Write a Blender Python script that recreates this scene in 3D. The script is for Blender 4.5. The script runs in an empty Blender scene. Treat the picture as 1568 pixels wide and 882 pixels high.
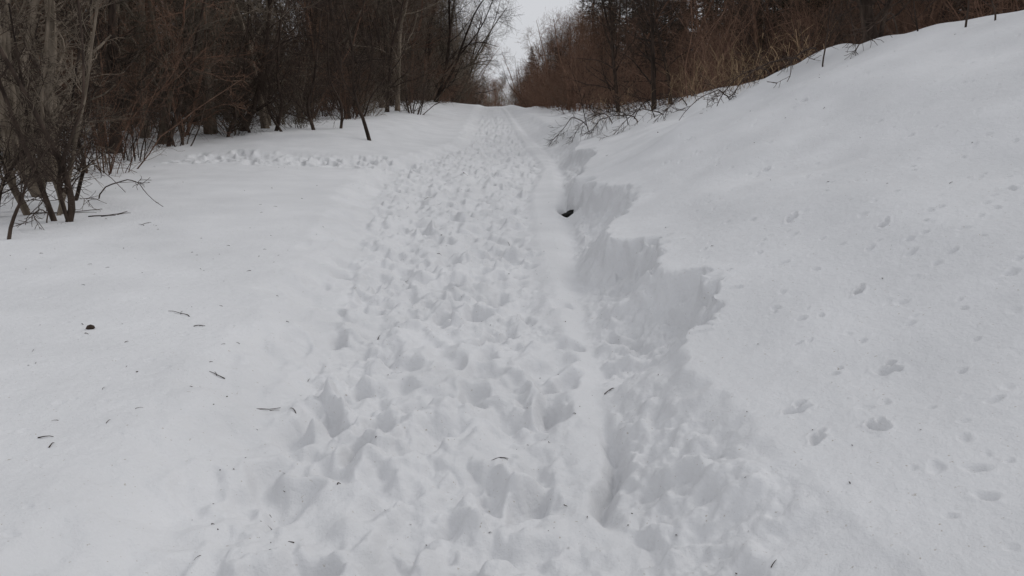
import bpy, math, random
import numpy as np
from mathutils import Vector, Matrix
random.seed(7); np.random.seed(7)
sc=bpy.context.scene
sc.view_settings.view_transform='Standard'
try: sc.view_settings.look='None'
except Exception: pass
sc.view_settings.exposure=0
R=math.radians

# ------------------------------------------------------------ noise
def _h(xi,yi,s):
    h=(xi.astype(np.int64)*374761393+yi.astype(np.int64)*668265263+s*974711)&0xffffffff
    h=((h^(h>>13))*1274126177)&0xffffffff
    h=(h^(h>>16))
    return h.astype(np.float64)/4294967296.0*2*np.pi
def perlin(x,y,s=0):
    xi=np.floor(x); yi=np.floor(y); fx=x-xi; fy=y-yi
    u=fx*fx*fx*(fx*(fx*6-15)+10); v=fy*fy*fy*(fy*(fy*6-15)+10)
    def g(dx,dy):
        a=_h(xi+dx,yi+dy,s); return np.cos(a)*(fx-dx)+np.sin(a)*(fy-dy)
    a=g(0,0)*(1-u)+g(1,0)*u; b=g(0,1)*(1-u)+g(1,1)*u
    return (a*(1-v)+b*v)*1.5
def fbm(x,y,s,o=3,g=.5):
    t=0;a=1;f=1
    for i in range(o):
        t=t+a*perlin(x*f,y*f,s+i*17); a*=g; f*=2.03
    return t
def ss(a,b,x):
    t=np.clip((x-a)/(b-a),0,1); return t*t*(3-2*t)
def ip(pts,y):
    p=np.array(pts); return np.interp(y,p[:,0],p[:,1])

XL=[(0,-1.12),(2,-1.1),(4.8,-1.14),(8.5,-1.5),(13,-2.0),(18,-2.2),(22,-1.5),(27,-.7),(60,-.5),(300,-.5)]
XR=[(0,.42),(2,.45),(2.75,.5),(4.84,.64),(10.3,1.03),(18,1.6),(25,1.7),(32,1.5),(60,1),(300,1)]
XF=[(0,.3),(2,.32),(4,.36),(5,.36),(8,.35),(13,.55),(18,1.1),(25,1.1),(32,1.0),(60,.7)]
XLIP=[(0,1.2),(2,1.15),(3,1.1),(3.8,1.0),(4.15,1.12),(4.4,1.42),(5.0,1.49),(5.25,1.2),(5.5,1.16),(5.75,1.38),(6.3,1.34),(6.7,1.02),(7.5,1.15),(8.2,1.6),(9.3,1.62),(10.3,1.4),(11.4,1.2),(12,1.45),(14,1.7),(15,2.1),(16.5,2.2),(18,1.9),(20,2.3),(25,2.7),(35,2.4),(60,2),(300,2)]
CS=[(0,0),(3.9,0),(4.2,.6),(4.5,.85),(5.0,.85),(5.3,.2),(5.5,.25),(5.8,.85),(6.5,.9),(6.8,.35),(7.8,.2),(8.4,.5),(10.5,.85),(11.4,.9),(12,.4),(14,.2),(15,.5),(17,.5),(18.5,.3),(22,.4),(30,.1),(60,0)]
ZLIP=[(0,.26),(3,.26),(3.8,.27),(4.4,.36),(5,.40),(6,.42),(8,.40),(11,.42),(14,.38),(20,.40),(35,.35),(60,.2),(300,.2)]
BS=[(0,.35),(3,.36),(6,.43),(9,.495),(12,.455),(14,.42),(20,.35),(28,.27),(40,.16),(60,.1),(300,.1)]

# ------------------------------------------------------------ terrain grid
ys=list(np.arange(-8,0.8,.2)); y=ys[-1]
while y<420:
    d=max(.0075,.00042*y*y); d=min(d,.02*max(y,1.0)) if y>1.6 else .03
    y+=d; ys.append(y)
ys=np.array(ys)
NC=1080
u=np.linspace(-1,1,NC)
u=u*(.72+.28*u*u)
ex=np.cumsum(np.geomspace(.004,1.2,46))
uu=np.concatenate([-(1+ex[::-1]),u,1+ex])
W=1.6+.74*np.clip(ys,0.5,None); W=np.minimum(W,60+.2*ys)
X=uu[None,:]*W[:,None]+.06*ys[:,None].clip(0,60); Y=np.repeat(ys[:,None],uu.size,1)
X=X.astype(np.float64)
def smooth_ip(pts,Y,k=7):
    yy=np.linspace(0,60,1200); vv=ip(pts,yy); kk=np.ones(k)/k; vv=np.convolve(np.pad(vv,k//2,'edge'),kk,'valid')
    return np.where(Y<60,np.interp(Y,yy,vv),ip(pts,Y))
xl=ip(XL,Y)+.16*fbm(Y*.9,Y*0+3,5,3)+.05*perlin(Y*4,X*3,6); xr=ip(XR,Y)+.04*fbm(Y*1.5,Y*0+7,6,3)
xlip=smooth_ip(XLIP,Y)+.05*perlin(Y*1.9,X*.6,21)+.07*perlin(Y*5,X*4,4)+.035*perlin(Y*11,X*9,44)
zl=ip(ZLIP,Y); b=smooth_ip(BS,Y,9); c=smooth_ip(CS,Y,5)
Z=np.zeros_like(X)
# left field
tl=xl-X
Z+=.17*ss(-.10,.50,tl)+.05*ss(.4,2.5,tl)
Z+=ss(.5,4,tl)*ss(17,25,Y)*.42*(1-.8*ss(45,80,Y))
Z+=ss(.2,3,tl)*(.06*fbm(X*.35,Y*.25,31,2)+.012*fbm(X*1.1,Y*.8,32,2))
# right bank
t=np.clip((X-xr)/np.maximum(xlip-xr,.12),0,1)
prof=(1-c)*(t**1.1)+c*(.42*t**1.25+.58*ss(.58,1.0,t))
Z+=zl*prof
xo=np.clip(X-xlip,0,None)
xb=np.clip(X-(smooth_ip([(0,1.1),(5,1.2),(12,1.3),(20,2.0),(60,2.1),(300,2.1)],Y,9)),-1.2,None)
xb=(xb+np.sqrt(xb*xb+.09))/2; xb=np.clip(xb-.04,0,None)
cx=5.2+.35*perlin(Y*.15,Y*0,8)
lin=np.where(xb<cx-1.6,xb,(cx-1.6)+1.6*(1-np.exp(-(xb-(cx-1.6)).clip(0)/1.6)))
Z+=b*lin
bankm=ss(0,.6,xo)
Z+=bankm*(.15*fbm(X*.45,Y*.35,41,2)*ss(.3,2,xo)+.034*fbm(X*1.1,Y*.9,42,2))
Z+=bankm*.17*np.exp(-((Y-11.5-(X-3)*.6)/.55)**2)*ss(1.5,3.5,X)*(1-ss(6,8,X))
# crest of path far away
Z+=.85*ss(24,58,Y)*(1-.55*ss(1.5,3.5,X))-2.4*ss(64,140,Y)
# rough slope between trail edge and lip
rough=ss(-.04,.12,X-xr)*(1-ss(.97,1.0,t)*.85)*ss(1,2,Y)*(1-.8*np.exp(-((Y-3.95)/.25)**2))*(1-ss(.0,.15,xo))
near=(1-ss(3.5,4.2,Y))
rough=rough*(1-near*ss(.5,.95,t+.25*perlin(X*2.5,Y*2,59)))
Z+=rough*(.034*fbm(X*6,Y*5,51,3,.5)*(.6+.5*c)+.04*perlin(X*2.5,Y*2.2,58))*(1-ss(20,35,Y)*.6)
# crevice at right edge of trail
cre=np.exp(-((X-(xr+.0+.05*np.sin(Y*6)+.02*perlin(Y*12,Y*0,2)))/.04)**2)*ss(2.6,3.0,Y)*(1-ss(3.35,3.8,Y))
Z-=cre*.14
st=ss(0,.2,X-ip(XF,Y))*(1-ss(-.2,.0,X-xr))
Z+=.05*st*ss(3.4,4.2,Y)
Z+=.006*fbm(X*2.2,Y*2,72,2)
# trail mask
M=ss(-.05,.32,X-(xl-.05))*(1-ss(-.1,.16,X-(ip(XF,Y)+.14*fbm(Y*1.7,Y*0+4,77,2))))*ss(.5,1,Y)
M*=(1-.45*ss(30,45,Y))
sy=18.0-.10*(X+2)+.35*perlin(X*.6,X*0,12)
side=np.exp(-((Y-sy)/1.2)**4)*(1-ss(-2.2,-1.4,X))*ss(-8.5,-4.5,X)
Z-=side*.07
MM=np.clip(M+side*.8,0,1)
Z+=MM*(.05*fbm(X*2.6,Y*2.0,81,3,.5)-.03*np.exp(-((X-.05-.25*np.sin(Y*.35))/.16)**2)-.03*np.exp(-((X+.62+.04*Y)/.18)**2))
ed=np.exp(-((tl-.15)/.3)**2)*ss(1,2,Y)
Z+=ed*.035*fbm(X*4.5,Y*3.6,90,3)
Zb=Z.copy()
def win(x,y,r):
    r0=np.searchsorted(ys,y-r); r1=np.searchsorted(ys,y+r)
    if r1-r0<1: return None
    m=X[(r0+r1)//2]; c0=np.searchsorted(m,x-r*1.3); c1=np.searchsorted(m,x+r*1.3)
    if c1-c0<1: return None
    return slice(r0,r1+1),slice(c0,c1+1)
def foot(x,y,a,L,Wd,D,rim=.3,soft=.45):
    w=win(x,y,L*1.1)
    if w is None: return
    xs=X[w]-x; yy=Y[w]-y; 
    xs=xs+.06*perlin(X[w]*6+y,Y[w]*6,31)+.02*perlin(X[w]*16,Y[w]*14,37); yy=yy+.08*perlin(X[w]*5,Y[w]*5+x,32)
    ca,sa=math.cos(a),math.sin(a)
    f=xs*sa+yy*ca; s=xs*ca-yy*sa
    r=((np.abs(f)/(L*.5))**2.3+(np.abs(s)/(Wd*.5))**2.1)**(1/2.2)
    S=1-ss(1-soft,1.25,r)
    fl=D*(1-.5*f/L)
    cur=(Zb[w]-Z[w]).clip(0)
    Z[w]-=S*np.clip(fl-cur*.8,0,None)
    rm=np.exp(-((r-1.35)/.28)**2)
    Z[w]+=rm*D*rim*(.2+.8*ss(-.2,.5,perlin(X[w]*5,Y[w]*5,35)))*(1-ss(.01,.05,cur))
for k in range(19):
    rr=random.Random(k+40); lane=rr.uniform(.03,.97); yy=rr.uniform(.9,1.8); sgn=1; dirn=0 if rr.random()<.6 else math.pi
    while yy<42:
        a=float(ip(XL,yy))+.10; bb=float(ip(XF,yy))-.05
        lane=min(.98,max(.03,lane+rr.gauss(0,.07)))
        x=a+(bb-a)*lane+sgn*.10+rr.gauss(0,.07)
        if a-.15<x<bb+.15:
            foot(x,yy,dirn+sgn*.12+rr.gauss(0,.45),rr.uniform(.16,.38),rr.uniform(.09,.20),rr.uniform(.02,.08)*(1 if rr.random()<.88 else 1.5),rr.uniform(.1,.4),rr.uniform(.45,.9))
        sgn=-sgn; yy+=rr.uniform(.3,.9)
for k in range(90):
    rr=random.Random(500+k); x=rr.uniform(-7,-1.8); yy=18-.10*(x+2)+rr.gauss(0,.6)
    foot(x,yy,math.pi/2+rr.gauss(0,.8),rr.uniform(.25,.45),.26,rr.uniform(.06,.15),.35)
for (x,yy,D) in [(.50,4.95,.07),(.44,4.3,.09),(.33,3.9,.1),(.55,5.9,.05),(-1.2,3.0,.04),(-1.25,4.9,.05),(-1.5,6.6,.05),(-1.75,8.3,.05),(.15,2.95,.12),(.0,3.0,.08),(-.1,4.1,.1),(-.35,2.5,.1)]:
    foot(x,yy,random.gauss(0,.25),.3,.15,D,.2)
def blur(Z,n,wt):
    for _ in range(n):
        Zn=Z.copy(); Zn[:,1:-1]=(Z[:,:-2]+2*Z[:,1:-1]+Z[:,2:])/4
        Zm=Zn.copy(); Zm[1:-1]=(Zn[:-2]+2*Zn[1:-1]+Zn[2:])/4
        Z=Z+(Zm-Z)*wt
    return Z
Z=blur(Z,10,(1-ss(3.5,7,Y)*.6-ss(9,16,Y)*.36)*ss(1,1.5,Y))
# clods and granular relief after softening
mod=np.clip(perlin(X*1.5,Y*1.2,89)+.7,0.2,1.25)
Z+=MM*mod*(.018*fbm(X*6.5,Y*5.2,86,3,.5)+.0045*fbm(X*21,Y*18,87,2,.5)*(1-ss(5,9,Y)))
Z+=MM*mod*(.10*np.clip(perlin(X*6.3,Y*5.4,88)-.12,0,None)-.08*np.clip(perlin(X*5.6,Y*4.6,98)-.2,0,None)+.055*np.clip(perlin(X*12,Y*10,91)-.18,0,None)*(1-ss(9,16,Y)))
far=(1-ss(14,22,Y))
Z+=rough*far*(.012*fbm(X*17,Y*14,94,2,.6)+.07*np.clip(perlin(X*9,Y*7,95)-.08,0,None)-.08*np.clip(perlin(X*8,Y*7,96)-.15,0,None))
Z+=.0026*fbm(X*13,Y*12,71,2)*(1-ss(8,14,Y))
def pit(x,y,r,D,a=0,el=1.4):
    w=win(x,y,r*3)
    if w is None: return
    xs=X[w]-x; yy=Y[w]-y; ca,sa=math.cos(a),math.sin(a)
    q=np.sqrt(((xs*sa+yy*ca)/(r*el))**2+((xs*ca-yy*sa)/r)**2)
    q=q*(1+.35*perlin(X[w]*25,Y[w]*25,36))
    Z[w]-=D*np.exp(-q**3)
    Z[w]+=D*.15*np.exp(-((q-1.5)/.4)**2)
for (x,yy) in [(1.25,2.78),(1.46,2.74),(1.72,3.2),(1.27,3.05),(1.95,4.0),(2.35,4.6),(3.05,4.55),(2.6,3.6),(3.1,3.75),(3.4,6.4),(2.6,7.4),(3.6,9.2),(3.3,12.2),(2.6,10.4),(4.4,13.5),(4.7,12.5),(2.1,5.4),(4.2,10.8)]:
    s_=random.uniform(.017,.025)*(1+.03*yy); aa=random.gauss(.3,.7)
    pit(x,yy,s_,random.uniform(.035,.055)*(1+.03*yy),aa,1.6); pit(x+.035,yy+.045,s_*.6,.025,aa,1.3)
rg=random.Random(99)
for k in range(700):
    yy=1.6+rg.random()**1.2*13; x=rg.uniform(1.4,1.7+.62*yy)
    pit(x,yy,rg.uniform(.009,.022),rg.uniform(.005,.021),rg.uniform(0,3),rg.uniform(1,1.8))
for k in range(140):
    yy=1.8+rg.random()**1.4*9; x=-1.5-rg.random()*.5*yy
    pit(x,yy,rg.uniform(.010,.02),rg.uniform(.004,.011),rg.uniform(0,3),1.2)
w=win(1.2,11.0,.6); q=np.sqrt(((X[w]-1.2)/.20)**2+((Y[w]-11.0)/.34)**2); Z[w]-=.34*np.exp(-q**4)
pit(1.22,4.28,.06,.08,.5,1.8); pit(1.12,4.2,.04,.05,.9,1.6)
Zg=Z.copy()
ov=np.exp(-((X-xlip-.02)/.10)**2)*c
X2=X-ov*(.07+.05*perlin(X*9,Y*9,19))*(1-ss(18,24,Y))
def gz(x,y):
    r=min(max(np.searchsorted(ys,y),1),len(ys)-1); cc=min(max(np.searchsorted(X[r],x),1),X.shape[1]-1)
    return float(Zg[r,cc])
nr,nc=X.shape
co=np.stack([X2,Y,Z],-1).reshape(-1,3).astype(np.float32)
idx=np.arange(nr*nc).reshape(nr,nc)
fa=np.stack([idx[:-1,:-1],idx[:-1,1:],idx[1:,1:],idx[1:,:-1]],-1).reshape(-1,4).astype(np.int32)
def mk_mesh(name,co,fa,smooth=True):
    k=fa.shape[1]
    me=bpy.data.meshes.new(name); me.vertices.add(len(co)); me.vertices.foreach_set('co',np.ascontiguousarray(co,dtype=np.float32).ravel())
    me.loops.add(fa.size); me.loops.foreach_set('vertex_index',np.ascontiguousarray(fa,dtype=np.int32).ravel())
    me.polygons.add(len(fa)); me.polygons.foreach_set('loop_start',np.arange(len(fa),dtype=np.int32)*k)
    try: me.polygons.foreach_set('loop_total',np.full(len(fa),k,dtype=np.int32))
    except Exception: pass
    me.update(calc_edges=True)
    me.polygons.foreach_set('use_smooth',np.full(len(fa),smooth,dtype=bool))
    return me
def add(name,me,mat=None,parent=None,loc=(0,0,0),rot=(0,0,0),s=1):
    o=bpy.data.objects.new(name,me); sc.collection.objects.link(o)
    if mat and me is not None and not me.materials: me.materials.append(mat)
    o.location=loc;o.rotation_euler=rot;o.scale=(s,s,s) if not isinstance(s,tuple) else s
    if parent:o.parent=parent
    return o
# ------------------------------------------------------------ materials
def mat_base(n):
    m=bpy.data.materials.new(n); m.use_nodes=True; return m,m.node_tree,m.node_tree.nodes['Principled BSDF']
def snow_mat():
    m,t,p=mat_base('snow'); N=t.nodes.new; L=t.links.new
    geo=N('ShaderNodeNewGeometry')
    n1=N('ShaderNodeTexNoise'); n1.inputs['Scale'].default_value=1.3; n1.inputs['Detail'].default_value=5
    cr=N('ShaderNodeValToRGB'); cr.color_ramp.elements[0].position=.3; cr.color_ramp.elements[0].color=(.65,.653,.665,1)
    cr.color_ramp.elements[1].position=.7; cr.color_ramp.elements[1].color=(.73,.732,.745,1)
    L(geo.outputs['Position'],n1.inputs['Vector']); L(n1.outputs['Fac'],cr.inputs['Fac'])
    sp=N('ShaderNodeTexNoise'); sp.inputs['Scale'].default_value=55; sp.inputs['Detail'].default_value=2
    cr2=N('ShaderNodeValToRGB'); cr2.color_ramp.elements[0].position=.70; cr2.color_ramp.elements[0].color=(1,1,1,1)
    cr2.color_ramp.elements[1].position=.78; cr2.color_ramp.elements[1].color=(.62,.57,.5,1)
    L(geo.outputs['Position'],sp.inputs['Vector']); L(sp.outputs['Fac'],cr2.inputs['Fac'])
    mx=N('ShaderNodeMixRGB'); mx.blend_type='MULTIPLY'; mx.inputs[0].default_value=1
    L(cr.outputs[0],mx.inputs[1]); L(cr2.outputs[0],mx.inputs[2]); L(mx.outputs[0],p.inputs['Base Color'])
    p.inputs['Roughness'].default_value=.75
    p.inputs['Specular IOR Level'].default_value=.2
    a=N('ShaderNodeTexNoise'); a.inputs['Scale'].default_value=38; a.inputs['Detail'].default_value=4; a.inputs['Roughness'].default_value=.65
    L(geo.outputs['Position'],a.inputs['Vector'])
    bp=N('ShaderNodeBump'); bp.inputs['Strength'].default_value=.6; bp.inputs['Distance'].default_value=.013
    L(a.outputs['Fac'],bp.inputs['Height']); L(bp.outputs[0],p.inputs['Normal'])
    return m
def bark_mat(n,c1,c2,sc_=12):
    m,t,p=mat_base(n); N=t.nodes.new; L=t.links.new
    tc=N('ShaderNodeTexCoord'); mp=N('ShaderNodeMapping'); mp.inputs['Scale'].default_value=(1,1,.25)
    no=N('ShaderNodeTexNoise'); no.inputs['Scale'].default_value=sc_; no.inputs['Detail'].default_value=5
    cr=N('ShaderNodeValToRGB'); cr.color_ramp.elements[0].position=.35; cr.color_ramp.elements[0].color=(*c1,1)
    cr.color_ramp.elements[1].position=.7; cr.color_ramp.elements[1].color=(*c2,1)
    oi=N('ShaderNodeObjectInfo'); hv=N('ShaderNodeHueSaturation'); mr=N('ShaderNodeMapRange'); mr.inputs[3].default_value=.6; mr.inputs[4].default_value=1.4
    L(oi.outputs['Random'],mr.inputs[0]); L(mr.outputs[0],hv.inputs['Value'])
    L(tc.outputs['Object'],mp.inputs[0]); L(mp.outputs[0],no.inputs['Vector']); L(no.outputs['Fac'],cr.inputs['Fac'])
    L(cr.outputs[0],hv.inputs['Color']); L(hv.outputs[0],p.inputs['Base Color']); p.inputs['Roughness'].default_value=.9; p.inputs['Specular IOR Level'].default_value=.15
    bp=N('ShaderNodeBump'); bp.inputs['Distance'].default_value=.01; bp.inputs['Strength'].default_value=.6
    L(no.outputs['Fac'],bp.inputs['Height']); L(bp.outputs[0],p.inputs['Normal'])
    return m
SNOW=snow_mat()
BK_GREY=bark_mat('bark_grey',(.095,.075,.056),(.25,.205,.16))
BK_DARK=bark_mat('bark_dark',(.028,.020,.016),(.09,.065,.051))
BK_RED=bark_mat('bark_reddish',(.11,.062,.043),(.235,.145,.102))
NEED=bark_mat('conifer_needles',(.012,.014,.009),(.045,.042,.027),3)
STRAW=bark_mat('dry_grass_straw',(.25,.17,.10),(.47,.34,.21),20)
HOLE_SHADE=bark_mat('hole_shade_dark',(.008,.008,.008),(.03,.027,.024),8)  # near-black colour standing in for the shade inside the snow hole
add('snow_ground',mk_mesh('snow_ground',co,fa),SNOW)

# ------------------------------------------------------------ plants
class TB:
    def __init__(s): s.v=[];s.f=[];s.n=0
    def tube(s,P,r,k=3):
        P=np.asarray(P,float); r=np.asarray(r,float); m=len(P)
        T=np.gradient(P,axis=0); T/=np.linalg.norm(T,axis=1)[:,None]+1e-9
        ref=np.array([.31,.17,.93]) if abs(T[0,2])<.8 else np.array([.9,.3,.1])
        A=np.cross(T,ref); A/=np.linalg.norm(A,axis=1)[:,None]+1e-9; B=np.cross(T,A)
        th=np.arange(k)*2*np.pi/k
        ring=P[:,None,:]+r[:,None,None]*(np.cos(th)[None,:,None]*A[:,None,:]+np.sin(th)[None,:,None]*B[:,None,:])
        s.v.append(ring.reshape(-1,3))
        i=np.arange(m-1)[:,None]*k; j=np.arange(k)[None,:]; j2=(j+1)%k
        s.f.append((np.stack([i+j,i+j2,i+k+j2,i+k+j],-1).reshape(-1,4)+s.n)); s.n+=m*k
    def quads(s,q):
        q=np.asarray(q,float); n=len(q); s.v.append(q.reshape(-1,3)); s.f.append(np.arange(n*4).reshape(n,4)+s.n); s.n+=n*4
    def mesh(s,n): return mk_mesh(n,np.concatenate(s.v),np.concatenate(s.f))
def walk(rg,p,d,L,n,wob,up=0.):
    P=[np.array(p,float)]; d=np.array(d,float); d/=np.linalg.norm(d)
    for i in range(n):
        d=d+rg.normal(0,wob,3)+np.array([0,0,up]); d/=np.linalg.norm(d); P.append(P[-1]+d*L/n)
    return np.array(P)
def side_dir(rg,T,ang):
    v=rg.normal(0,1,3); v-=v.dot(T)*T; v/=np.linalg.norm(v)+1e-9
    return T*math.cos(ang)+v*math.sin(ang)
def at(P,t):
    f=t*(len(P)-1); i=min(int(f),len(P)-2); return P[i]+(P[i+1]-P[i])*(f-i),(P[i+1]-P[i])/ (np.linalg.norm(P[i+1]-P[i])+1e-9)
def branch(tb,rg,P,r0,lvl,cnt,Lf,ang=(.5,1.1),t0=.15,up=.02,wob=.16,rmin=.0022):
    for _ in range(cnt[0]):
        t=rg.uniform(t0,.98); p,T=at(P,t); d=side_dir(rg,T,rg.uniform(*ang))
        L=Lf*(1.15-t*.75)*rg.uniform(.5,1.2); r=max(rmin,r0*(1-t*.7)*rg.uniform(.3,.5))
        n=5 if lvl>0 else 6
        Q=walk(rg,p,d,L,n,wob,up)
        tb.tube(Q,np.linspace(r,max(rmin*.7,r*.3),n+1),4 if r>.02 else 3)
        if len(cnt)>1: branch(tb,rg,Q,r,lvl+1,cnt[1:],Lf*.5,ang,.12,up,wob*1.1,rmin)
def tree(seed,H=9,r=.1,cnt=(26,8,5),Lf=2.6,wob=.07,t0=.1,stems=1,ang=(.6,1.25),up=.03,rmin=.0035):
    rg=np.random.default_rng(seed); tb=TB()
    for k in range(stems):
        d=np.array([rg.normal(0,.08+.16*(stems>1)),rg.normal(0,.08+.16*(stems>1)),1])
        P=walk(rg,(rg.normal(0,.12)*(stems>1),rg.normal(0,.12)*(stems>1),-.3),d,H*rg.uniform(.75,1),14,wob,.01)
        rr=r*rg.uniform(.6,1) if stems>1 else r
        rad=np.linspace(1,.18,15)*rr; rad[0]*=1.5; rad[1]*=1.1
        tb.tube(P,rad,8); c2=(max(6,cnt[0]//stems),)+tuple(cnt[1:])
        branch(tb,rg,P,rr,0,c2,Lf,ang,t0,up,.16,rmin)
    return tb.mesh('bare_tree')
def shrub(seed,H=2.6,n=16,spread=.45,r=.014,cnt=(8,4),rmin=.0025,rad0=.35):
    rg=np.random.default_rng(seed); tb=TB()
    for k in range(n):
        a=rg.uniform(0,6.28); s=abs(rg.normal(0,spread))
        P=walk(rg,(math.cos(a)*rg.uniform(0,rad0),math.sin(a)*rg.uniform(0,rad0),-.25),(math.cos(a)*s,math.sin(a)*s,1),H*rg.uniform(.5,1.15),9,.13,-.015)
        rr=r*rg.uniform(.5,1.3); tb.tube(P,np.linspace(rr,rr*.25,10),4)
        branch(tb,rg,P,rr,0,cnt,H*.33,(.4,1.2),.12,.01,.2,rmin)
    return tb.mesh('bare_shrub')
def conifer(seed,H=13,Rb=2.3,zb=.6):
    rg=np.random.default_rng(seed); tb=TB(); tb.tube([(0,0,-.3),(0,0,H*.5),(0,0,H)],[.15,.09,.01],6)
    z=zb
    while z<H-.2:
        f=1-z/H; nb=int(6+3*f)
        for k in range(nb):
            a=rg.uniform(0,6.28); L=Rb*(f**.75)*rg.uniform(.6,1.15)+.1
            P=walk(rg,(0,0,z+rg.uniform(-.15,.15)),(math.cos(a),math.sin(a),.12),L,5,.09,-.05)
            tb.tube(P,np.linspace(.02*f+.006,.004,6),3)
            n=int(14*L)+6; Q=[]
            for i in range(n):
                p,T=at(P,rg.uniform(.12,1)); d=side_dir(rg,T,rg.uniform(.4,1.1)); d[2]-=.35; l=rg.uniform(.12,.38)*(.5+.6*f); wv=np.cross(d,rg.normal(0,1,3)); wv*=rg.uniform(.012,.03)/(np.linalg.norm(wv)+1e-9)
                Q.append([p-wv,p+wv,p+d*l+wv*.4,p+d*l-wv*.4])
            tb.quads(Q)
        z+=.26+.16*f
    return tb.mesh('conifer_tree')
BT=[tree(1,9,.10,(30,9,6),2.6),tree(2,10,.12,(28,9,6),2.8),tree(3,8,.08,(34,8,6),2.2,stems=3),tree(4,8.5,.07,(30,9,5),2.3,stems=4,wob=.09),tree(5,11,.10,(30,8,6),3.0,wob=.06),tree(6,7,.06,(30,9,5),2.0,stems=3,wob=.10)]
BTR=[m.copy() for m in BT]
BTG=[m.copy() for m in BT]
for m in BT: m.materials.append(BK_DARK)
for m in BTR: m.materials.append(BK_RED)
for m in BTG: m.materials.append(BK_GREY)
SH=[shrub(11),shrub(12,3.2,18,.35),shrub(13,2.2,22,.6),shrub(14,3.6,14,.3,.02)]
SHR=[m.copy() for m in SH]; SHG=[m.copy() for m in SH]
for m in SH: m.materials.append(BK_DARK)
for m in SHR: m.materials.append(BK_RED)
for m in SHG: m.materials.append(BK_GREY)
CF=[conifer(21),conifer(22,15,2.6,.3),conifer(23,11,2.0,.9)]
for m in CF: m.materials.append(NEED)
def emp(n):
    o=bpy.data.objects.new(n,None); sc.collection.objects.link(o); return o
EL=[(0,-4.6),(6,-5.5),(9,-6.7),(14,-8.6),(19,-9.4),(23,-8.0),(26,-6.7),(30,-5.2),(40,-4.0),(60,-3.1),(100,-2.8),(200,-2.6)]
ER=[(0,7.3),(8,7.1),(14,7.0),(20,6.1),(28,4.5),(35,3.8),(50,4.0),(60,4.1),(100,4.5),(200,4.8)]
rg=random.Random(4)
fl=emp('forest'); fr=emp('forest'); cf=emp('conifer_forest'); br=emp('undergrowth'); br2=emp('undergrowth')
def put(name,me,x,y,s,parent=None,lean=0.):
    return add(name,me,None,parent,(x,y,gz(x,y)-.03),(rg.gauss(0,.09),rg.gauss(0,.09)+lean,rg.uniform(0,6.28) if not lean else 0),s)
y=8.5
while y<150:
    st=.8+y*.028; far_=1+.55*float(ss(35,70,np.array(y)))
    for dep in np.arange(.3,22 if y<70 else 11,2.1+y*.02):
        if dep>9 and rg.random()<.3: continue
        x=float(ip(EL,y))-dep-rg.uniform(0,1.8); yy=y+rg.uniform(-.8,.8)
        near_=(dep<3 and y<24)
        if dep>7 and rg.random()<.6: put('conifer_tree',rg.choice(CF),x,yy,rg.uniform(.8,1.15)*far_,cf)
        elif y>17 or dep>3.0 or rg.random()<.25:
            q_=rg.random(); me=rg.choice(BT if q_<.42 else BTG if q_<.75 else BTR)
            put('bare_tree',me,x,yy,rg.uniform(.75,1.25)*far_,None if (near_) else fl)
        if dep<8 and (y>13 or dep>.9) and rg.random()<.97: put('bare_shrub',rg.choice(SH+SH[:2]+SHR[:2]+SHG[:3]),x+rg.uniform(0,1.8),yy+.4,rg.uniform(.6,1.35),br)
    y+=st
y=9.
while y<150:
    st=.9+y*.028; far_=1+.25*float(ss(60,95,np.array(y)))
    for dep in np.arange(.2,20 if y<70 else 11,2.0+y*.02):
        x=float(ip(ER,y))+dep+rg.uniform(0,1.6); yy=y+rg.uniform(-.8,.8)
        if dep>6 and rg.random()<.6: put('conifer_tree',rg.choice(CF),x,yy,rg.uniform(.7,1.1)*far_,cf)
        elif dep>2.5 or y>45 or rg.random()<.4: put('bare_tree',rg.choice(BTR if rg.random()<.7 else BT),x,yy,rg.uniform(.6,1.0)*far_*(.75 if (dep<4 and y<45) else 1),fr)
        if dep<9 and rg.random()<.95: put('bare_shrub',rg.choice(SHR+SHR+SH[:1]+SHG[:1]),x-.3,yy+.4,rg.uniform(.5,1.1),br2)
    y+=st
dist=emp('distant_forest')
for k in range(120):
    yy=rg.uniform(155,220); x=rg.uniform(-14,16)
    put('distant_tree',rg.choice(BTR+BTG+CF[:1]),x,yy,rg.uniform(.7,1.0)+max(0,(abs(x-1)-4)*.05),dist)

def custom(name,mat,stems,cnt=(14,6,4),Lf=1.2,seed=1,ang=(.4,1.1),rmin=.003,up=.02,t0=.2):
    g=np.random.default_rng(seed); tb=TB()
    for P,r in stems:
        P=[Vector(p) for p in P]; n=14; Q=[]
        for i in range(n+1):
            f=i/n*(len(P)-1); k=min(int(f),len(P)-2); q=P[k].lerp(P[k+1],f-k); Q.append(np.array(q)+g.normal(0,.012,3)*(i>0))
        Q=np.array(Q); Q[1:-1]=(Q[:-2]+Q[1:-1]*2+Q[2:])/4
        tb.tube(Q,np.linspace(r,r*.35,n+1),8 if r>.03 else 5)
        branch(tb,g,Q,r,0,cnt,Lf,ang,t0,up,.17,rmin)
    return add(name,tb.mesh(name),mat)
def S(x,y,*pts,r):
    z=gz(x,y); return ([(x,y,z-.2)]+[(x+a,y+b_,z+c_) for a,b_,c_ in pts],r)
custom('bare_shrub',BK_DARK,[S(-4.8,9,(.1,0,.35),(-.15,.1,1.0),(-.9,.3,2.6),r=.045),S(-4.9,9.05,(-.2,0,.6),(-.6,.2,1.6),(-.7,.3,3),r=.035),S(-4.75,9.0,(-.05,-.1,.5),(.25,.2,1.4),(.1,.6,3.2),r=.025),
  S(-4.7,7.6,(.06,.2,.25),(-.02,.6,.5),(-.1,1.3,.85),r=.022)],(11,5,4),.9,3)
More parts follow.
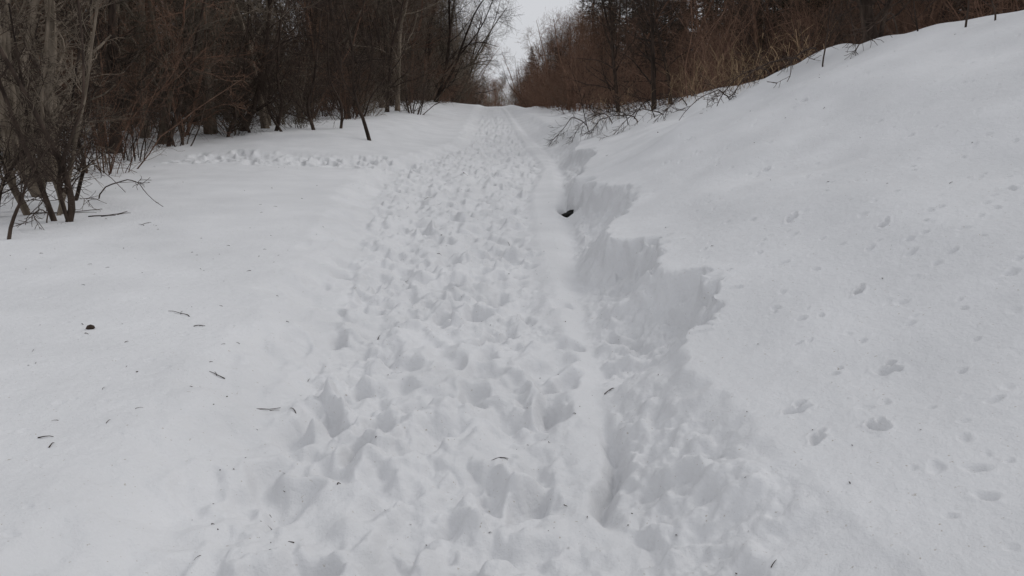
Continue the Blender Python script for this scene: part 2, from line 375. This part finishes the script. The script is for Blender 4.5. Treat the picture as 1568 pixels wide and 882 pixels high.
custom('bare_shrub',BK_GREY,[S(-5.1,9.6,(-.1,0,.5),(-.2,.1,1.3),(.2,.3,3.4),r=.035),S(-5.2,9.5,(.3,0,.6),(.5,.2,1.6),(1.0,.3,3.6),r=.03),S(-5.5,9.6,(-.2,-.1,.5),(-.3,.2,1.4),(-.1,.6,3.4),r=.045),S(-5.7,9.9,(-.2,-.1,.5),(-.1,.2,1.4),(-.6,.6,3.4),r=.05)],(12,5,4),1.2,31)
custom('bare_shrub',BK_DARK,[S(-5.6,10.6,(.3,0,.5),(.1,.1,1.2),(.5,.3,2.6),r=.03),S(-6.3,11.6,(.2,0,.6),(.6,.2,1.2),(.5,.3,2.8),r=.03),S(-6.9,12.5,(-.2,-.1,.5),(-.3,.2,1.4),(-.1,.6,2.6),r=.03),S(-5.9,9.4,(.2,0,.4),(.5,.2,.9),(.4,.3,2.4),r=.03)],(14,6,4),1.1,32)
custom('bare_tree',BK_GREY,[S(-7.3,13.5,(.05,0,1.2),(.3,0,2.6),(.35,0,4.8),r=.14),S(-7.7,13.6,(-.1,0,1.0),(-.35,.2,2.6),(-.2,.2,4.8),r=.12),S(-7.5,13.2,(-.3,0,.9),(.2,.2,2.4),(.8,.2,4.6),r=.10),S(-8.0,13.1,(-.5,0,.9),(-.7,.2,2.2),(-1.2,.2,4.6),r=.08)],(14,6,4),1.7,4)
custom('bare_tree',BK_GREY,[S(-6.4,11.4,(-.1,0,.8),(-.2,0,2),(.3,0,4.2),r=.08),S(-6.5,11.5,(.2,0,.8),(.5,0,2),(.7,0,4.2),r=.07),S(-6.3,11.3,(-.4,0,.9),(-.5,0,2.2),(-.9,0,4),r=.07)],(13,6,4),1.5,5)
custom('bare_tree',BK_DARK,[S(-9.0,19.4,(.15,0,1),(.2,0,2.4),(.6,0,5),r=.15),S(-8.2,20.5,(.5,0,1.2),(.9,0,2.2),(1.5,0,4.2),r=.06)],(18,7,5),1.8,6)
custom('bare_tree',BK_GREY,[S(-8.0,23.3,(-.02,0,2),(.1,0,4),(.35,0,7),r=.20)],(18,6,5),2.2,7)
custom('bare_tree',BK_GREY,[S(-8.6,21,(.5,0,1.5),(1.2,0,3),(1.4,0,5.5),r=.09),S(-8.4,21,(.1,0,1.5),(.0,0,3),(-.2,0,5.5),r=.08)],(16,7,5),1.8,8)
custom('bare_tree',BK_DARK,[S(-3.4,23,(-.15,0,.5),(-.45,.1,1.3),(-.4,.2,2.6),(-.9,.3,5),r=.06)],(14,6,5),1.8,9)
custom('bare_shrub',BK_DARK,[S(-5.4,25,(-.2,0,.7),(.1,0,1.6),(.4,0,3.5),r=.06),S(-4.8,26,(.1,0,.7),(-.3,0,1.6),(-.2,0,3.5),r=.05),S(-6.4,24,(.3,0,.7),(.2,0,1.6),(.5,0,3.5),r=.06),S(-6.9,23.5,(-.3,0,.7),(-.1,0,1.6),(.2,0,3.5),r=.05),S(-6.0,23.8,(-.5,0,.6),(-.3,0,1.3),(-.9,0,3),r=.04),S(-7.4,22.6,(.4,0,.6),(.2,0,1.3),(.9,0,3),r=.045)],(18,7,5),1.6,10,t0=.08)
custom('bare_tree',BK_DARK,[S(6.0,12.6,(-.12,0,.35),(-.3,0,.8),(-.1,0,1.9),(-.2,0,3.4),r=.09),S(6.1,12.8,(.1,0,.6),(.5,0,1.6),(.6,0,3.),r=.04),S(5.9,12.6,(-.3,-.1,.7),(-.9,-.2,1.1),(-1.7,-.4,1.0),r=.03)],(18,7,5),1.5,12)
custom('bare_tree',BK_DARK,[S(4.7,23,(-.05,0,.9),(-.15,0,2.2),(-.4,0,5),r=.08)],(16,6,4),1.5,13)
def sprawl(name,starts,seed,cnt=(10,5),Lf=.6):
    g=np.random.default_rng(seed); tb=TB()
    for (x,y,dx,dy,h,r) in starts:
        P=[]
        for i in range(15):
            f=i/14; px=x+dx*f+.06*math.sin(f*7+x*5); py=y+dy*f; P.append((px,py,gz(px,py)+h*4*f*(1-f)+.02-(.15 if i==0 else 0)))
        P=np.array(P)+g.normal(0,.015,(15,3)); P[1:-1]=(P[:-2]+2*P[1:-1]+P[2:])/4
        tb.tube(P,np.linspace(r,r*.35,15),5); branch(tb,g,P,r,0,cnt,Lf,(.3,1.0),.25,.01,.15,.004)
    return add(name,tb.mesh(name),BK_DARK)
sprawl('bramble',[(5.1,13.2,-1.6,-1.3,.22,.018),(4.9,13.8,-1.3,-.9,.35,.016),(5.2,13.0,-1.0,-1.5,.15,.014),(4.6,15,-1.2,-1.0,.3,.014),(5.9,11.6,-1.0,-.8,.3,.014)],61)
sprawl('bramble',[(4.2,19,-1.4,-.8,.3,.016),(3.9,21,-1.5,-.7,.35,.016),(3.6,23,-1.3,-.9,.4,.016),(3.2,26,-1.3,-.8,.4,.018),(4.5,18,-1.0,-1.2,.25,.014)],62,(14,6),.8)
sprawl('arching_twig',[(-5.3,10.8,1.25,-.9,.28,.010),(-5.6,10.2,.6,-1.6,.2,.010),(-6.4,12.2,1.1,-.6,.4,.012),(-5.0,8.9,.45,-.9,.16,.008)],63,(4,2),.35)
custom('bramble',BK_DARK,[S(3.7,21,(-.2,-.2,.3),(-.7,-.4,.35),(-1.3,-.6,.05),r=.014),S(3.9,22,(.2,-.2,.4),(.5,-.4,.6),(1.0,-.6,.25),r=.014),S(4.2,20,(-.2,0,.3),(-.4,-.2,.5),(-1.1,-.4,.2),r=.014),S(3.0,24,(-.2,0,.5),(-.3,-.2,1),(-.7,-.4,1.8),r=.014)],(14,6),.9,15,rmin=.004)
custom('sapling',BK_DARK,[S(5.6,9.6,(.03,0,.3),(-.1,0,.8),(.1,0,1.8),r=.015),S(5.9,9.5,(-.05,0,.2),(-.25,0,.5),(-.35,0,1.1),r=.013),S(5.4,10.2,(-.1,0,.2),(-.15,0,.6),(-.5,0,1.5),r=.012),S(4.7,11.4,(0,0,.3),(.03,0,.6),(.0,0,1.3),r=.013)],(7,4),.6,16,rmin=.003)
def grass(x,y,n,H,spr,seed):
    g=np.random.default_rng(seed); tb=TB()
    for k in range(n):
        px=x+g.normal(0,spr);py=y+g.normal(0,spr*.7); z=gz(px,py)
        P=walk(g,(px,py,z-.05),(g.normal(0,.25),g.normal(0,.22),1),H*g.uniform(.4,1.15),7,.08,-.05)
        r=g.uniform(.0025,.005); tb.tube(P,np.linspace(r,r*.4,8),3)
        for j in range(g.integers(1,4)):
            p,T=at(P,g.uniform(.2,.8)); Q=walk(g,p,side_dir(g,T,.6),H*.3,5,.1,-.18); w=np.array([g.normal(),g.normal(),0]); w*=.006/np.linalg.norm(w)
            tb.quads([[Q[i]-w,Q[i]+w,Q[i+1]+w*.8,Q[i+1]-w*.8] for i in range(5)])
    return add('dry_grass',tb.mesh('dry_grass'),STRAW)
grass(5.6,18.4,60,1.3,.5,1); grass(4.9,20,30,1.1,.4,2); grass(6.2,17,28,1.2,.45,3); grass(3.4,24,25,1.1,.4,4)

me=bpy.data.meshes.new('shade_lump'); import bmesh
bm=bmesh.new(); bmesh.ops.create_icosphere(bm,subdivisions=4,radius=.16)
for v in bm.verts:
    a=np.array([v.co.x*9]);b2=np.array([v.co.y*9+v.co.z*7]); v.co*=1+.25*float(perlin(a,b2,3)[0])
bm.to_mesh(me); bm.free(); add('hole_shade_lump',me,HOLE_SHADE,None,(1.2,11.05,-.09),(0,0,.4),(1.3,1.3,.9))  # dark lump added in the hole, its colour painting the shade there

g=np.random.default_rng(77); tb=TB()
def ftwig(x,y,L,a,r=.004,fork=1,lift=.004):
    n=max(4,int(L/.03)); P=[]; d=a; px,py=x,y
    for i in range(n+1):
        P.append((px,py,gz(px,py)+r*.7+lift*math.sin(i/n*3.14))); d+=g.normal(0,.16); px+=math.sin(d)*L/n; py+=math.cos(d)*L/n
    P=np.array(P); zz=P[:,2].copy(); P[1:-1,2]=(zz[:-2]+zz[1:-1]+zz[2:])/3+.002
    tb.tube(P,np.linspace(r,r*.4,n+1),5)
    if fork and L>.06:
        i=n//2; ftwig(P[i][0],P[i][1],L*.4,d+.8*g.choice([-1,1]),r*.6,0)
for (x,y,L,a) in [(-.78,5.2,.16,.15),(-1.22,3.87,.13,1.0),(-1.0,3.8,.06,-.5),(-.92,2.85,.07,1.2),(0,3.28,.09,1.0),(-.83,7.05,.08,1.2),(-.55,8.0,.08,.4),(-.55,16.4,.3,.8),(.62,4.05,.07,1.0),(-1.45,4.1,.09,-1.2),(-2.0,5.1,.22,-.4),(-4.6,9.4,.4,.7),(-4.75,9.4,.3,1.6),(-1.85,3.1,.05,.1),(-3.9,8.9,.12,.5),(-3.85,8.8,.12,-.8),(-1.9,4.9,.07,1.4),(-5.6,9.6,.9,1.5),(-1.95,3.2,.06,1.5),(2.6,3.3,.02,.2),(-.65,3.05,.03,.1),(-1.1,13,.15,1.4),(-.9,15.8,.25,-1.2)]:
    ftwig(x,y,L,a,r=.003 if L<.28 else .008)
for k in range(90):
    y=1.9+g.random()**1.5*15; x=g.uniform(-.62*y,.6*y if g.random()<.3 else -.2*y); ftwig(x,y,g.uniform(.008,.035)*(1+y*.05),g.uniform(0,6.28),g.uniform(.001,.002)*(1+y*.05),0,.001)
add('fallen_twigs',tb.mesh('fallen_twigs'),BK_DARK)
tb=TB(); g=np.random.default_rng(5)
Q=[]
for k in range(450):
    y=1.7+g.random()**1.4*16; x=g.uniform(-.62*y,.62*y) if g.random()<.6 else g.uniform(-1.2,.6)
    s=g.uniform(.0012,.0035)*(1+y*.08); z=gz(x,y)+.002+s*.3; a=g.uniform(0,6.28); e=g.uniform(1,2.6)
    u1=np.array([math.cos(a)*s*e,math.sin(a)*s*e,g.normal(0,s*.4)]); v1=np.array([-math.sin(a)*s,math.cos(a)*s,g.normal(0,s*.4)]); p=np.array([x,y,z])
    Q.append([p-u1,p-v1,p+u1,p+v1])
tb.quads(Q); add('bark_crumbs',tb.mesh('bark_crumbs'),BK_DARK)
tb=TB(); x,y=-2.5,4.8; z=gz(x,y)
tb.tube([(x-.03,y,z+.004),(x-.015,y,z+.012),(x,y+.005,z+.014),(x+.015,y+.008,z+.01),(x+.024,y+.008,z+.006)],[.002,.013,.016,.012,.002],8)
add('fallen_cone',tb.mesh('fallen_cone'),BK_DARK)

# ------------------------------------------------------------ world, sun, camera
w=bpy.data.worlds.new('World'); sc.world=w; w.use_nodes=True; nt=w.node_tree; bg=nt.nodes['Background']
EL_,AZ_=R(44),R(66)
sky=nt.nodes.new('ShaderNodeTexSky'); sky.sky_type='NISHITA'; sky.sun_disc=False; sky.sun_elevation=EL_; sky.sun_rotation=AZ_; sky.dust_density=4; sky.air_density=1
hs=nt.nodes.new('ShaderNodeHueSaturation'); hs.inputs['Saturation'].default_value=.12
mx=nt.nodes.new('ShaderNodeMixRGB'); mx.inputs[0].default_value=.92; mx.inputs[2].default_value=(7.2,7.35,7.7,1)  # cloud layer
nt.links.new(sky.outputs[0],hs.inputs['Color']); nt.links.new(hs.outputs[0],mx.inputs[1]); nt.links.new(mx.outputs[0],bg.inputs['Color']); bg.inputs['Strength'].default_value=.09
sl=bpy.data.lights.new('sun','SUN'); sl.energy=.75; sl.angle=R(22); sl.color=(1,.98,.95)
so=bpy.data.objects.new('sun',sl); sc.collection.objects.link(so)
dv=Vector((math.sin(AZ_)*math.cos(EL_),math.cos(AZ_)*math.cos(EL_),math.sin(EL_)))
so.rotation_euler=dv.to_track_quat('Z','Y').to_euler()
cd=bpy.data.cameras.new('camera'); co_=bpy.data.objects.new('camera',cd); sc.collection.objects.link(co_); sc.camera=co_
cd.sensor_width=36; cd.lens=18/math.tan(R(33)); cd.clip_end=2000; cd.clip_start=.05
co_.location=(0,0,1.6); co_.rotation_euler=(R(90-13.6),0,R(-1.6))
